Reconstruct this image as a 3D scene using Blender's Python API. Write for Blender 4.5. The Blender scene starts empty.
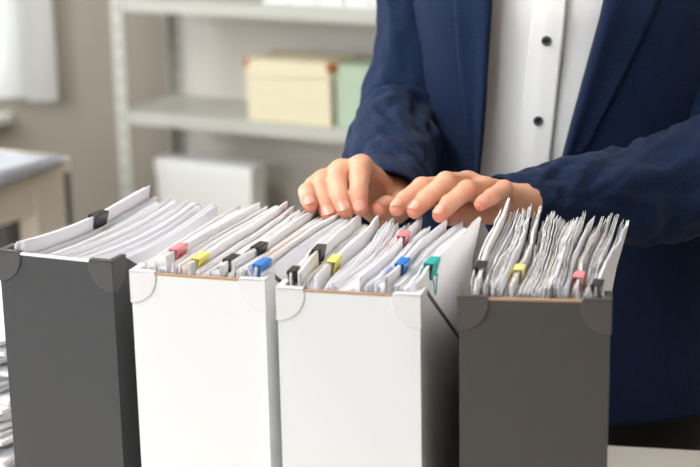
import bpy, bmesh, math, random
import numpy as np
from mathutils import Vector, Matrix, noise
random.seed(7); np.random.seed(7)
PI = math.pi
SC = bpy.context.scene
COL = SC.collection

# ---------------------------------------------------------------- camera
F = 1620.0
PITCH = math.atan(433.0 / F)
ROLL = -0.02
CAM = np.array([0.0, 0.0, 1.447])

def _rx(a):
    c, s = math.cos(a), math.sin(a); return np.array([[1, 0, 0], [0, c, -s], [0, s, c]])
def _rz(a):
    c, s = math.cos(a), math.sin(a); return np.array([[c, -s, 0], [s, c, 0], [0, 0, 1]])
RM = _rx(PI / 2 - PITCH) @ _rz(ROLL)
cd = bpy.data.cameras.new('camera'); cam = bpy.data.objects.new('camera', cd); COL.objects.link(cam)
M4 = Matrix([list(RM[0]) + [0], list(RM[1]) + [0], list(RM[2]) + [0], [0, 0, 0, 1]])
cam.matrix_world = Matrix.Translation(Vector(CAM)) @ M4
cd.sensor_width = 36; cd.lens = F / 700 * 36
cd.clip_start = 0.05
cd.dof.use_dof = True; cd.dof.focus_distance = 1.50; cd.dof.aperture_fstop = 6.0
SC.camera = cam

# ---------------------------------------------------------------- world, light, exposure
SC.view_settings.view_transform = 'Standard'; SC.view_settings.look = 'None'
SC.view_settings.gamma = 1; SC.view_settings.use_curve_mapping = False
SC.view_settings.exposure = -0.2
w = bpy.data.worlds.new('daylight'); SC.world = w; w.use_nodes = True
bg = w.node_tree.nodes['Background']; bg.inputs[0].default_value = (0.86, 0.93, 1.0, 1); bg.inputs[1].default_value = 6.5

# room frame: u along the back wall, v towards it
YAW = math.radians(-28.5)
CU, SU = math.cos(YAW), math.sin(YAW)
def RP(u, v, z=0.0):
    return Vector((u * CU - v * SU, u * SU + v * CU, z))
def to_room(p):
    return (p[0] * CU + p[1] * SU, -p[0] * SU + p[1] * CU)
U0, U1, V0, V1, ZC = -4.3, 2.4, -1.9, 3.93, 2.8

def area(name, u, v, z, rot, sx, sy, power, color=(1, 1, 1)):
    l = bpy.data.lights.new(name, 'AREA'); l.shape = 'RECTANGLE'; l.size = sx; l.size_y = sy
    l.energy = power; l.color = color
    o = bpy.data.objects.new(name, l); COL.objects.link(o); o.location = RP(u, v, z)
    o.rotation_euler = rot
    return o
# key and front lights, added at two windows out of view
area('window_daylight', U0 - 0.06, 1.55, 1.55, (PI / 2, 0, YAW - PI / 2), 2.3, 1.5, 45, (0.95, 0.98, 1.0))
area('window_daylight', -1.9, V0 - 0.06, 1.65, (PI / 2, 0, YAW + PI), 3.0, 1.7, 165, (1.0, 0.985, 0.96))
# unseen ceiling panels, added to brighten the shirt, desk and shelf
FILL_LAMPS = [(-1.5, 0.2), (-2.0, 1.35), (0.7, 2.2)]
for (a_, b_) in FILL_LAMPS:
    area('panel_lamp_light', a_, b_, ZC - 0.055, (0, 0, YAW), 0.58, 1.18, 42 if b_ < 1 else (10 if a_ > 0 else 22), (1.0, 0.985, 0.96))

# ---------------------------------------------------------------- geometry helpers
def ray(px, py):
    return RM @ np.array([(px - 350) / F, -(py - 233.5) / F, -1.0])
def atd(px, py, d):
    r = ray(px, py); return Vector(CAM + r * d / r[1])
def atz(px, py, z):
    r = ray(px, py); return Vector(CAM + r * (z - CAM[2]) / r[2])
def lerp(a, b, t): return a + (b - a) * t
def interp(x, xs, ys): return float(np.interp(x, xs, ys))

def mesh_obj(name, verts, faces, mat=None, parent=None, smooth=False):
    me = bpy.data.meshes.new(name)
    me.from_pydata([tuple(v) for v in verts], [], [tuple(int(i) for i in f) for f in faces])
    me.update()
    if smooth:
        me.polygons.foreach_set('use_smooth', [True] * len(me.polygons))
    o = bpy.data.objects.new(name, me); COL.objects.link(o)
    if mat: me.materials.append(mat)
    if parent: o.parent = parent
    return o
def bm_obj(name, bm, mat, parent=None, smooth=False, recalc=True):
    if recalc: bmesh.ops.recalc_face_normals(bm, faces=bm.faces)
    me = bpy.data.meshes.new(name); bm.to_mesh(me); bm.free()
    if smooth: me.polygons.foreach_set('use_smooth', [True] * len(me.polygons))
    o = bpy.data.objects.new(name, me); COL.objects.link(o)
    if isinstance(mat, (list, tuple)):
        for m in mat: me.materials.append(m)
    else: me.materials.append(mat)
    if parent: o.parent = parent
    return o
def add_box(bm, x0, x1, y0, y1, z0, z1, M=None, bev=0.0, mi=0):
    r = bmesh.ops.create_cube(bm, size=1.0)
    vs = r['verts']
    for v in vs:
        v.co = Vector((lerp(x0, x1, v.co.x + .5), lerp(y0, y1, v.co.y + .5), lerp(z0, z1, v.co.z + .5)))
    fs = set(f for v in vs for f in v.link_faces)
    for f in fs: f.material_index = mi
    if bev > 0:
        es = list(set(e for v in vs for e in v.link_edges))
        rr = bmesh.ops.bevel(bm, geom=es, offset=bev, segments=2, affect='EDGES', profile=.6)
        vs = list(set(vs) | set(rr['verts']))
        vs = [v for v in vs if v.is_valid]
    if M is not None:
        bmesh.ops.transform(bm, matrix=M, verts=[v for v in vs if v.is_valid])
def add_tube(bm, pts, r, seg=8, closed=False):
    pts = [Vector(p) for p in pts]; n = len(pts); rings = []
    up = Vector((0, 0, 1))
    for i, p in enumerate(pts):
        if closed: t = (pts[(i + 1) % n] - pts[i - 1])
        else: t = pts[min(i + 1, n - 1)] - pts[max(i - 1, 0)]
        t.normalize()
        a = t.cross(up)
        if a.length < 1e-3: a = t.cross(Vector((1, 0, 0)))
        a.normalize(); b = t.cross(a)
        rr = r[i] if isinstance(r, (list, tuple)) else r
        rings.append([bm.verts.new(p + a * rr * math.cos(2 * PI * k / seg) + b * rr * math.sin(2 * PI * k / seg)) for k in range(seg)])
    for i in range(n if closed else n - 1):
        A, B = rings[i], rings[(i + 1) % n]
        for k in range(seg):
            bm.faces.new((A[k], A[(k + 1) % seg], B[(k + 1) % seg], B[k]))
    if not closed:
        bm.faces.new(rings[0]); bm.faces.new(rings[-1])
def solidify(o, t, off=-1):
    m = o.modifiers.new('solidify', 'SOLIDIFY'); m.thickness = t; m.offset = off; return m
def empty(name, loc, rz=0.0):
    o = bpy.data.objects.new(name, None); COL.objects.link(o); o.location = loc; o.rotation_euler = (0, 0, rz)
    o.empty_display_size = .05
    return o
def tag(o, label=None, cat=None, group=None, kind=None):
    if label: o['label'] = label
    if cat: o['category'] = cat
    if group: o['group'] = group
    if kind: o['kind'] = kind
    return o

# ---------------------------------------------------------------- materials
def mat(name, col, rough=.6, bump=0, bscale=200, cvar=0, cscale=30, metallic=0, spec=.5, sss=0, coat=0, detail=3):
    m = bpy.data.materials.new(name); m.use_nodes = True; nt = m.node_tree; N = nt.nodes; L = nt.links
    b = N['Principled BSDF']; b.inputs['Base Color'].default_value = (*col, 1); b.inputs['Roughness'].default_value = rough
    b.inputs['Metallic'].default_value = metallic; b.inputs['Specular IOR Level'].default_value = spec
    tc = N.new('ShaderNodeTexCoord')
    if cvar > 0:
        n = N.new('ShaderNodeTexNoise'); n.inputs['Scale'].default_value = cscale; n.inputs['Detail'].default_value = detail
        L.new(tc.outputs['Object'], n.inputs['Vector'])
        mx = N.new('ShaderNodeMix'); mx.data_type = 'RGBA'
        mx.inputs[6].default_value = tuple(c * (1 - cvar) for c in col) + (1,)
        mx.inputs[7].default_value = tuple(min(1, c * (1 + cvar)) for c in col) + (1,)
        L.new(n.outputs['Fac'], mx.inputs[0]); L.new(mx.outputs[2], b.inputs['Base Color'])
    if bump > 0:
        n = N.new('ShaderNodeTexNoise'); n.inputs['Scale'].default_value = bscale; n.inputs['Detail'].default_value = detail
        L.new(tc.outputs['Object'], n.inputs['Vector'])
        bp = N.new('ShaderNodeBump'); bp.inputs['Strength'].default_value = bump; bp.inputs['Distance'].default_value = .001
        L.new(n.outputs['Fac'], bp.inputs['Height']); L.new(bp.outputs[0], b.inputs['Normal'])
    if sss > 0:
        b.inputs['Subsurface Weight'].default_value = sss; b.inputs['Subsurface Radius'].default_value = (.012, .004, .002)
        b.inputs['Subsurface Scale'].default_value = .35
    b.inputs['Coat Weight'].default_value = coat
    return m
def srgb(r, g, b):
    f = lambda c: ((c / 255 + .055) / 1.055) ** 2.4 if c > 10 else c / 255 / 12.92
    return (f(r), f(g), f(b))

MT = {}
MT['wall'] = mat('wall_paint', srgb(149, 140, 128), .9, .05, 60, .02, 2)
MT['ceiling'] = mat('ceiling_paint', srgb(240, 238, 234), .9)
MT['floor'] = mat('floor_laminate', srgb(150, 138, 122), .5, .1, 40, .1, 3)
MT['white'] = mat('white_paint', srgb(240, 240, 236), .5)
MT['shelfm'] = mat('shelf_metal', srgb(194, 193, 184), .45, .03, 80, .02, 5)
MT['deskw'] = mat('desk_wood', srgb(240, 232, 219), .5, .03, 60, .03, 8)
MT['table'] = mat('table_top', srgb(226, 219, 209), .45, .02, 100, .02, 10)
MT['cream'] = mat('cream_card', srgb(226, 216, 184), .7, .05, 150, .02, 30)
MT['green'] = mat('mint_card', srgb(178, 196, 172), .7, .05, 150, .02, 30)
MT['copper'] = mat('copper_metal', srgb(190, 120, 70), .4, metallic=.7)
MT['steel'] = mat('steel_wire', srgb(120, 120, 125), .35, metallic=.9)
MT['dark'] = mat('dark_board', srgb(59, 59, 60), .62, .18, 420, .06, 60)
MT['darkwarm'] = mat('dark_warm_board', srgb(70, 66, 62), .6, .18, 420, .06, 60)
MT['darkcap'] = mat('dark_plastic', srgb(71, 70, 70), .5, .05, 300)
MT['darkwarmcap'] = mat('dark_warm_plastic', srgb(81, 76, 72), .48, .05, 300)
MT['whiteb'] = mat('white_board', srgb(226, 226, 226), .5, .05, 300)
MT['whitecap'] = mat('white_plastic', srgb(225, 223, 223), .4, .02, 300)
MT['brown'] = mat('raw_board_edge', srgb(176, 140, 108), .8, .1, 500, .1, 100)
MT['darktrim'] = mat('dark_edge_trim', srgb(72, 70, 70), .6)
MT['lightedge'] = mat('light_board_edge', srgb(232, 232, 228), .7)
MT['paper'] = mat('white_paper', srgb(244, 243, 246), .75, .0, 300, .015, 14)
MT['paper2'] = mat('cool_white_paper', srgb(238, 239, 244), .75, .0, 300, .015, 14)
MT['paper3'] = mat('warm_white_paper', srgb(245, 241, 240), .75, .0, 300, .02, 14)
MT['pink'] = mat('pale_pink_paper', srgb(246, 216, 210), .75)
MT['orange'] = mat('orange_paper', srgb(250, 190, 90), .75)
MT['kraft'] = mat('grey_paper', srgb(232, 226, 222), .8, 0, 300, .08, 40)
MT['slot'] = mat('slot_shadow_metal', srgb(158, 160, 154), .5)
for nm, c in (('clip_black', (48, 46, 46)), ('clip_yellow', (246, 228, 118)), ('clip_pink', (240, 140, 148)),
              ('clip_blue', (44, 132, 214)), ('clip_teal', (38, 182, 172))):
    MT[nm] = mat(nm, srgb(*c), .3, spec=.6)
MT['shirt'] = mat('white_shirt_cloth', srgb(252, 251, 249), .85, .1, 700)
MT['button'] = mat('dark_button', srgb(92, 98, 102), .25, 0, 10, .2, 150, coat=.5)
MT['darkface'] = mat('button_face', srgb(44, 48, 52), .3)
MT['hole'] = mat('button_hole', srgb(14, 14, 16), .8)
MT['hair'] = mat('brown_hair', srgb(70, 46, 32), .5, .3, 200)
MT['trouser'] = mat('black_cloth', srgb(22, 22, 26), .9, .1, 600)
MT['shoe'] = mat('black_leather', srgb(20, 20, 20), .3)
MT['nail'] = mat('finger_nail', srgb(222, 158, 138), .28, spec=.5, sss=.2, coat=.15)
MT['eye'] = mat('eye_white', srgb(235, 232, 228), .2)
MT['glassy'] = None

# print speckle paper for the crinkled bundle
def printed_paper():
    m = mat('printed_paper', srgb(240, 238, 238), .8); nt = m.node_tree; N = nt.nodes; L = nt.links
    b = N['Principled BSDF']; tc = N.new('ShaderNodeTexCoord')
    mp = N.new('ShaderNodeMapping'); mp.inputs['Scale'].default_value = (500, 160, 420)
    n = N.new('ShaderNodeTexNoise'); n.inputs['Scale'].default_value = 1.0; n.inputs['Detail'].default_value = 2
    r = N.new('ShaderNodeValToRGB'); r.color_ramp.elements[0].position = .38; r.color_ramp.elements[0].color = (*srgb(192, 190, 192), 1)
    r.color_ramp.elements[1].position = .52; r.color_ramp.elements[1].color = (*srgb(242, 240, 239), 1)
    L.new(tc.outputs['Object'], mp.inputs[0]); L.new(mp.outputs[0], n.inputs['Vector']); L.new(n.outputs['Fac'], r.inputs[0])
    L.new(r.outputs[0], b.inputs['Base Color'])
    return m
MT['printed'] = printed_paper()

def fabric():
    m = mat('navy_suiting', srgb(28, 44, 80), .9, spec=.12); nt = m.node_tree; N = nt.nodes; L = nt.links
    b = N['Principled BSDF']; tc = N.new('ShaderNodeTexCoord')
    n = N.new('ShaderNodeTexNoise'); n.inputs['Scale'].default_value = 650; n.inputs['Detail'].default_value = 3
    L.new(tc.outputs['Object'], n.inputs['Vector'])
    r = N.new('ShaderNodeValToRGB'); r.color_ramp.elements[0].position = .3; r.color_ramp.elements[0].color = (*srgb(17, 27, 50), 1)
    r.color_ramp.elements[1].position = .7; r.color_ramp.elements[1].color = (*srgb(32, 49, 80), 1)
    L.new(n.outputs['Fac'], r.inputs[0]); L.new(r.outputs[0], b.inputs['Base Color'])
    bp = N.new('ShaderNodeBump'); bp.inputs['Strength'].default_value = .25; bp.inputs['Distance'].default_value = .0006
    L.new(n.outputs['Fac'], bp.inputs['Height']); L.new(bp.outputs[0], b.inputs['Normal'])
    b.inputs['Sheen Weight'].default_value = .04; b.inputs['Sheen Roughness'].default_value = .5
    return m
MT['navy'] = fabric()
MT['stitch'] = mat('navy_thread', srgb(24, 32, 66), .8)

def skin():
    m = mat('skin', srgb(222, 170, 146), .48, .12, 900, 0, 60, sss=.28, spec=.4); nt = m.node_tree; N = nt.nodes; L = nt.links
    b = N['Principled BSDF']
    at = N.new('ShaderNodeAttribute'); at.attribute_name = 'flush'
    tc = N.new('ShaderNodeTexCoord'); n = N.new('ShaderNodeTexNoise'); n.inputs['Scale'].default_value = 90
    L.new(tc.outputs['Object'], n.inputs['Vector'])
    ad = N.new('ShaderNodeMath'); ad.operation = 'MULTIPLY_ADD'; ad.inputs[1].default_value = .35; L.new(n.outputs['Fac'], ad.inputs[0]); L.new(at.outputs['Fac'], ad.inputs[2])
    sb = N.new('ShaderNodeMath'); sb.operation = 'SUBTRACT'; sb.inputs[1].default_value = .12; sb.use_clamp = True; L.new(ad.outputs[0], sb.inputs[0])
    mx = N.new('ShaderNodeMix'); mx.data_type = 'RGBA'; mx.inputs[6].default_value = (*srgb(220, 168, 138), 1); mx.inputs[7].default_value = (*srgb(208, 116, 94), 1)
    L.new(sb.outputs[0], mx.inputs[0]); L.new(mx.outputs[2], b.inputs['Base Color'])
    return m
MT['skin'] = skin()

def curtain_mat():
    m = bpy.data.materials.new('sheer_curtain'); m.use_nodes = True; nt = m.node_tree; N = nt.nodes; L = nt.links
    for n in list(N): N.remove(n)
    o = N.new('ShaderNodeOutputMaterial'); d = N.new('ShaderNodeBsdfDiffuse'); t = N.new('ShaderNodeBsdfTranslucent'); x = N.new('ShaderNodeMixShader')
    d.inputs[0].default_value = (.86, .86, .84, 1); t.inputs[0].default_value = (.9, .9, .88, 1); x.inputs[0].default_value = .55
    L.new(d.outputs[0], x.inputs[1]); L.new(t.outputs[0], x.inputs[2]); L.new(x.outputs[0], o.inputs[0])
    return m
MT['curtain'] = curtain_mat()
def glass_mat():
    m = bpy.data.materials.new('window_glass'); m.use_nodes = True; nt = m.node_tree; N = nt.nodes; L = nt.links
    for n in list(N): N.remove(n)
    o = N.new('ShaderNodeOutputMaterial'); d = N.new('ShaderNodeBsdfGlossy'); t = N.new('ShaderNodeBsdfTransparent'); x = N.new('ShaderNodeMixShader')
    d.inputs[1].default_value = .02; x.inputs[0].default_value = .94
    L.new(d.outputs[0], x.inputs[1]); L.new(t.outputs[0], x.inputs[2]); L.new(x.outputs[0], o.inputs[0])
    return m
MT['glass'] = glass_mat()
def emis(name, col, s):
    m = bpy.data.materials.new(name); m.use_nodes = True; b = m.node_tree.nodes['Principled BSDF']
    b.inputs['Base Color'].default_value = (*col, 1); b.inputs['Emission Color'].default_value = (*col, 1); b.inputs['Emission Strength'].default_value = s
    return m
MT['lamp'] = emis('lamp_diffuser', (1, .97, .92), 3.0)

# ---------------------------------------------------------------- the room
ROOM = Matrix(((CU, -SU, 0, 0), (SU, CU, 0, 0), (0, 0, 1, 0), (0, 0, 0, 1)))
def room_box(name, boxes, m, kind='structure', parent=None, bev=0):
    bm = bmesh.new()
    for b in boxes: add_box(bm, *b, M=ROOM, bev=bev)
    o = bm_obj(name, bm, m, parent)
    if kind and not parent: o['kind'] = kind
    return o
T = .14
room_box('floor', [(U0, U1, V0, V1, -.1, 0)], MT['floor'])
room_box('ceiling', [(U0, U1, V0, V1, ZC, ZC + .1)], MT['ceiling'])
# back wall with window_1: opening u from wa to wb, z from za to zb
d_wall = None
def on_wall(px, py):      # point of the back wall plane v = V1 under a pixel
    r = ray(px, py); dv = -r[0] * SU + r[1] * CU; t = V1 / dv
    p = CAM + r * t; return to_room(p)[0], p[2]
wb, zc_ = on_wall(57, 97)
wb += .045; wa = wb - 1.45
zs = zc_ + .03
def wall_with_hole(name, axis, pos0, pos1, a0, a1, h0, h1, z0, z1):
    bs = []
    for (aa, ab, zz0, zz1) in ((a0, h0, 0, ZC), (h1, a1, 0, ZC), (h0, h1, 0, z0), (h0, h1, z1, ZC)):
        if ab - aa < 1e-4: continue
        bs.append((aa, ab, pos0, pos1, zz0, zz1) if axis == 'u' else (pos0, pos1, aa, ab, zz0, zz1))
    room_box(name, bs, MT['wall'])
wall_with_hole('wall_back', 'u', V1, V1 + T, U0 - T, U1 + T, wa + .08, wb - .23, zs, 2.25)
wall_with_hole('wall_left', 'v', U0 - T, U0, V0, V1, .4, 2.7, .8, 2.3)
wall_with_hole('wall_front', 'u', V0 - T, V0, U0 - T, U1 + T, -3.4, -.4, .8, 2.5)
room_box('wall_right', [(U1, U1 + T, V0, V1, 0, ZC)], MT['wall'])
room_box('baseboard_back', [(U0, U1, V1 - .015, V1, 0, .08)], MT['white'])
room_box('baseboard_left', [(U0, U0 + .015, V0, V1 - .02, 0, .08)], MT['white'])
def window(name, axis, h0, h1, z0, z1, pos0, pos1):
    f = .045; mid = (h0 + h1) / 2
    fr = []; p0 = pos0 + .04; p1 = p0 + .05
    for (a, b, c, d) in ((h0, h1, z0, z0 + f), (h0, h1, z1 - f, z1), (h0, h0 + f, z0 + f, z1 - f), (h1 - f, h1, z0 + f, z1 - f), (mid - f / 2, mid + f / 2, z0 + f, z1 - f)):
        fr.append((a, b, p0, p1, c, d) if axis == 'u' else (p0, p1, a, b, c, d))
    o = room_box(name, fr, MT['white'])
    g = (h0 + f, h1 - f, p0 + .02, p0 + .026, z0 + f, z1 - f) if axis == 'u' else (p0 + .02, p0 + .026, h0 + f, h1 - f, z0 + f, z1 - f)
    room_box('pane', [g], MT['glass'], None, o)
    return o
window('window_1', 'u', wa + .08, wb - .23, zs, 2.25, V1, V1 + T)
window('window_2', 'v', .4, 2.7, .8, 2.3, U0 - T, U0)  # out of view, added as the source of the left key light
window('window_3', 'u', -3.4, -.4, .8, 2.5, V0 - T, V0)  # behind the camera, added as the source of the front light
ub_, zb_ = on_wall(14, 113)
room_box('trim_1', [(wa - .1, ub_, V1 - .16, V1, zb_ - .03, zb_)], MT['white'], bev=.006)   # window sill
# sheer curtain
vs, fs = [], []
nu, nz = 90, 8
for j in range(nz + 1):
    for i in range(nu + 1):
        u = lerp(wa - .05, wb, i / nu); zz = lerp(zc_, 2.4, j / nz)
        vs.append(RP(u, V1 - .07 + .018 * math.sin(u * 42) + .006 * math.sin(u * 97 + 1), zz))
for j in range(nz):
    for i in range(nu):
        a = j * (nu + 1) + i; fs.append((a, a + 1, a + nu + 2, a + nu + 1))
o = empty('curtain', RP((wa + wb) / 2, V1 - .07, 2.42)); tag(o, 'sheer white curtain hanging in front of the bright window', 'curtain')
c1 = mesh_obj('cloth', vs, fs, MT['curtain'], None, True)
bm = bmesh.new(); add_tube(bm, [RP(wa - .12, V1 - .07, 2.42), RP(wb + .06, V1 - .07, 2.42)], .012, 10); r1 = bm_obj('rod', bm, MT['white'], None, True)
for c in (c1, r1):
    c.parent = o; c.matrix_parent_inverse = Matrix.Translation(-o.location)
# housings of the added fill lamps, out of view on the ceiling
for k, (a_, b_) in enumerate(FILL_LAMPS):
    e = empty('ceiling_lamp', RP(a_, b_, ZC))
    e.rotation_euler = (0, 0, YAW)
    bm = bmesh.new()
    for bx in ((-.31, .31, -.62, -.6, -.04, 0), (-.31, .31, .6, .62, -.04, 0), (-.31, -.29, -.6, .6, -.04, 0), (.29, .31, -.6, .6, -.04, 0)): add_box(bm, *bx)
    bm_obj('frame', bm, MT['white'], e)
    bm = bmesh.new(); add_box(bm, -.29, .29, -.6, .6, -.035, -.002); bm_obj('diffuser', bm, MT['lamp'], e)
    tag(e, ['white ceiling panel lamp above the camera side of the room', 'white ceiling panel lamp nearest the curtained window', 'white ceiling panel lamp furthest right from the curtained window'][k], 'ceiling lamp', 'ceiling panel lamps')

# ---------------------------------------------------------------- metal shelf unit
SH = atz(118, 113, 0.62)          # front left of the lower visible board
su, sv = to_room(SH)
DEP = V1 - .03 - sv - .02
LEN = 1.25
e = empty('shelf_unit', RP(su, sv, 0), YAW)
tag(e, 'light grey metal shelving unit with perforated posts against the back wall', 'shelf')
zl = .62
zu = None
# height of the upper board from the photo, at the same front plane
p = ray(244, 4); t = sv / (-p[0] * SU + p[1] * CU); zu = CAM[2] + p[2] * t
q = ray(244, 121); t = sv / (-q[0] * SU + q[1] * CU); zl = CAM[2] + q[2] * t
gap = zu - zl
levels = [zl - gap, zl, zu, zu + gap, zu + 2 * gap]
levels = [z for z in levels if z > .06]
def local_box_obj(name, boxes, m, parent, bev=0):
    bm = bmesh.new()
    for b in boxes: add_box(bm, *b, bev=bev)
    return bm_obj(name, bm, m, parent)
top = levels[-1] + .03
for z in levels:
    local_box_obj('shelf_board', [(.004, LEN - .004, .004, DEP - .004, z - .006, z), (.004, LEN - .004, .0, .004, z - .035, z), (.004, LEN - .004, DEP - .004, DEP, z - .035, z)], MT['shelfm'], e, 0)
for (x, y) in ((0, -.003), (LEN - .035, -.003), (0, DEP - .032), (LEN - .035, DEP - .032)):
    bm = bmesh.new()
    fy = y if y < .1 else y + .032
    add_box(bm, x, x + .035, fy, fy + .003, 0, top)
    sx = x - .003 if x < .1 else x + .035
    add_box(bm, sx, sx + .003, min(fy, y), min(fy, y) + .035, 0, top)
    zz = .05
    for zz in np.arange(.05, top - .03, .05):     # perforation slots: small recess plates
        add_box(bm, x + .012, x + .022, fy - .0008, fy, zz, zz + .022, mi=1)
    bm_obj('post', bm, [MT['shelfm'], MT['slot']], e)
for z in levels: local_box_obj('side_brace', [(.002, .0035, .03, DEP - .03, z - .035, z)], MT['shelfm'], e)
local_box_obj('back_panel', [(.03, LEN - .03, DEP + .002, DEP + .0035, .06, top - .02)], mat('pale_back_panel', srgb(206, 199, 189), .6), e)

def in_shelf(px, py, z, dv=.0):
    """u of a pixel at the shelf front plane offset dv, metres from the shelf left"""
    r = ray(px, py); t = (sv + dv) / (-r[0] * SU + r[1] * CU); P = CAM + r * t
    return to_room(P)[0] - su, P[2]
SHM = Matrix.Translation(RP(su, sv, 0)) @ Matrix.Rotation(YAW, 4, 'Z')
def storage_box(name, u0, u1, v0, v1, z0, h, m, label, corners=True):
    e = empty(name, SHM @ Vector(((u0 + u1) / 2, (v0 + v1) / 2, z0)), YAW)
    hw, hd = (u1 - u0) / 2, (v1 - v0) / 2
    local_box_obj('box_base', [(-hw + .003, hw - .003, -hd + .003, hd - .003, 0, h - .03)], m, e, .003)
    lid = local_box_obj('lid', [(-hw, hw, -hd, hd, h - .045, h)], m, e, .003)
    if corners:
        for (a, b) in ((-1, -1), (1, -1), (-1, 1), (1, 1)):
            bm = bmesh.new()
            xa, ya = a * (hw - .012), b * (hd - .012)
            add_box(bm, min(xa, a * (hw + .0015)), max(xa, a * (hw + .0015)), min(ya, b * (hd + .0015)), max(ya, b * (hd + .0015)), h - .022, h + .0015, bev=.001)
            c = bm_obj('corner_cap', bm, MT['copper'], e)
            c['label'] = 'copper corner cap'
    tag(e, label, 'storage box')
    return e
dv0 = .015
a0, z_ = in_shelf(246, 100, zl, dv0); a1, _ = in_shelf(331, 100, zl, dv0)
_, zt_ = in_shelf(300, 62, zl, dv0)
storage_box('storage_box', a0, a1, dv0, dv0 + .16, zl, zt_ - zl, MT['cream'], 'cream storage box with copper corner caps on the grey metal shelf')
storage_box('storage_box', a1 + .006, a1 + .29, dv0 + .01, dv0 + .16, zl, zt_ - zl - .004, MT['green'], 'mint green storage box beside the cream one on the shelf')
# white carton on the board below
zc0 = levels[0]
a0, z0_ = in_shelf(155, 175, 0, .05); a1, z1_ = in_shelf(251, 166, 0, .05)
hc = in_shelf(200, 163, 0, .05)[1] - zc0
storage_box('carton', a0, a1, .05, .13, zc0, max(.15, hc), MT['white'], 'white carton on the lowest visible shelf board behind the papers', False)
# row of white ring binders on the upper board
xs = [(264, 288), (290, 316), (318, 343), (345, 370), (372, 397)]
nmz = ['leftmost', 'second from left', 'middle', 'second from right', 'rightmost']
for k, (p0, p1) in enumerate(xs):
    b0, _ = in_shelf(p0, 4, 0, .03); b1, _ = in_shelf(p1, 4, 0, .03)
    e2 = empty('ring_binder', SHM @ Vector(((b0 + b1) / 2, .03, zu)), YAW); hw = (b1 - b0) / 2
    local_box_obj('cover', [(-hw, -hw + .003, 0, .235, 0, .3), (hw - .003, hw, 0, .235, 0, .3), (-hw + .003, hw - .003, 0, .003, 0, .3)], MT['white'], e2, .001)
    local_box_obj('paper_block', [(-hw + .006, hw - .006, .01, .22, .002, .28)], MT['paper'], e2)
    tag(e2, 'white ring binder on the upper shelf board, %s of the row of five' % nmz[k], 'binder', 'white ring binders on the upper shelf board')

# ---------------------------------------------------------------- side desk on the left
DZ = .75
ca = atz(70, 157, DZ)            # near right corner of the desk top
cu, cv = to_room(ca)
n0 = atz(0, 178, DZ); dirn = (n0 - ca); dirn.z = 0
ang = math.atan2(-dirn.y, -dirn.x)         # direction from the left end towards the corner
e = empty('side_desk', (ca.x, ca.y, 0), ang)
# local frame: x along the near edge (towards the corner), y away
local_box_obj('desk_top', [(-1.3, 0, 0, .62, DZ - .03, DZ)], MT['deskw'], e, .002)
for (x, y) in ((-.10, .01), (-.10, .56), (-1.29, .01), (-1.29, .56)):
    local_box_obj('leg', [(x, x + .09, y, y + .05, 0, DZ - .03)], MT['deskw'], e, .002)
local_box_obj('apron', [(-1.20, -.10, .015, .033, DZ - .10, DZ - .03), (-1.20, -.10, .58, .598, DZ - .10, DZ - .03), (-.04, -.02, .055, .56, DZ - .09, DZ - .03)], MT['deskw'], e)
tag(e, 'pale wooden side desk standing under the curtained window', 'desk')
DM = Matrix.Translation((ca.x, ca.y, 0)) @ Matrix.Rotation(ang, 4, 'Z')
FOff = DM.inverted() @ atz(8, 152, DZ) + Vector((.16, 0, -DZ))
FOff.z = 0; FOff.x = min(FOff.x, -.05)

m_ = mat('blue_grey_cover', srgb(120, 128, 140), .6)
for k, (x0, x1, y0, y1, rot, lab) in enumerate(((-.30, -.02, -.20, .12, .12, 'blue grey folder lying flat on the pale side desk'), (-.34, -.06, -.19, .11, -.1, 'white folder lying on top of the blue grey folder on the side desk'))):
    e2 = empty('folder', DM @ (Vector(((x0 + x1) / 2, (y0 + y1) / 2, DZ + k * .0135)) + FOff), ang + rot)
    hx, hy = (x1 - x0) / 2, (y1 - y0) / 2
    mm = m_ if k == 0 else mat('pale_cover', srgb(190, 196, 204), .5)
    local_box_obj('cover', [(-hx, hx, -hy, hy, 0, .0015), (-hx, hx, -hy, hy, .0115, .013), (-hx, -hx + .0015, -hy, hy, .0015, .0115)], mm, e2)
    local_box_obj('paper_block', [(-hx + .003, hx - .006, -hy + .005, hy - .005, .0016, .0114)], MT['paper'], e2)
    tag(e2, lab, 'folder', 'folders on the side desk')
# a dark cabinet beneath / behind the desk
cp_ = atz(0, 222, .38); e = empty('drawer_cabinet', (cp_.x, cp_.y, 0), ang)
mc = mat('taupe_cabinet', srgb(66, 62, 58), .6)
local_box_obj('body', [(-.12, .12, -.14, .14, .03, .52)], mc, e, .003)
for k in range(3):
    dd = local_box_obj('drawer', [(-.115, .115, -.153, -.14, .045 + k * .16, .19 + k * .16)], mc, e, .002)
    local_box_obj('handle', [(-.05, .05, -.165, -.153, .15 + k * .16, .162 + k * .16)], MT['steel'], dd, .002)
for (x, y) in ((-.10, -.12), (.10, -.12), (-.10, .12), (.10, .12)):
    local_box_obj('foot', [(x - .012, x + .012, y - .012, y + .012, 0, .03)], MT['steel'], e)
tag(e, 'taupe drawer cabinet standing beneath the pale side desk', 'cabinet')

# ---------------------------------------------------------------- the work table
TZ = .75
ta, tb = atz(613, 445, TZ), atz(700, 456, TZ)
ang = -.2
e = empty('work_table', (ta.x, ta.y, 0), ang)
local_box_obj('table_top', [(-1.25, .55, -.80, 0, TZ - .028, TZ)], MT['table'], e, .003)
for (x, y) in ((-1.2, -.76), (-1.2, -.08), (.48, -.76), (.48, -.08)):
    local_box_obj('leg', [(x, x + .045, y, y + .045, 0, TZ - .028)], MT['table'], e, .003)
local_box_obj('apron', [(-1.155, .48, -.745, -.725, TZ - .09, TZ - .028), (-1.155, .48, -.07, -.05, TZ - .09, TZ - .028)], MT['table'], e)
tag(e, 'cream work table carrying the four file boxes', 'table')

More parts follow.
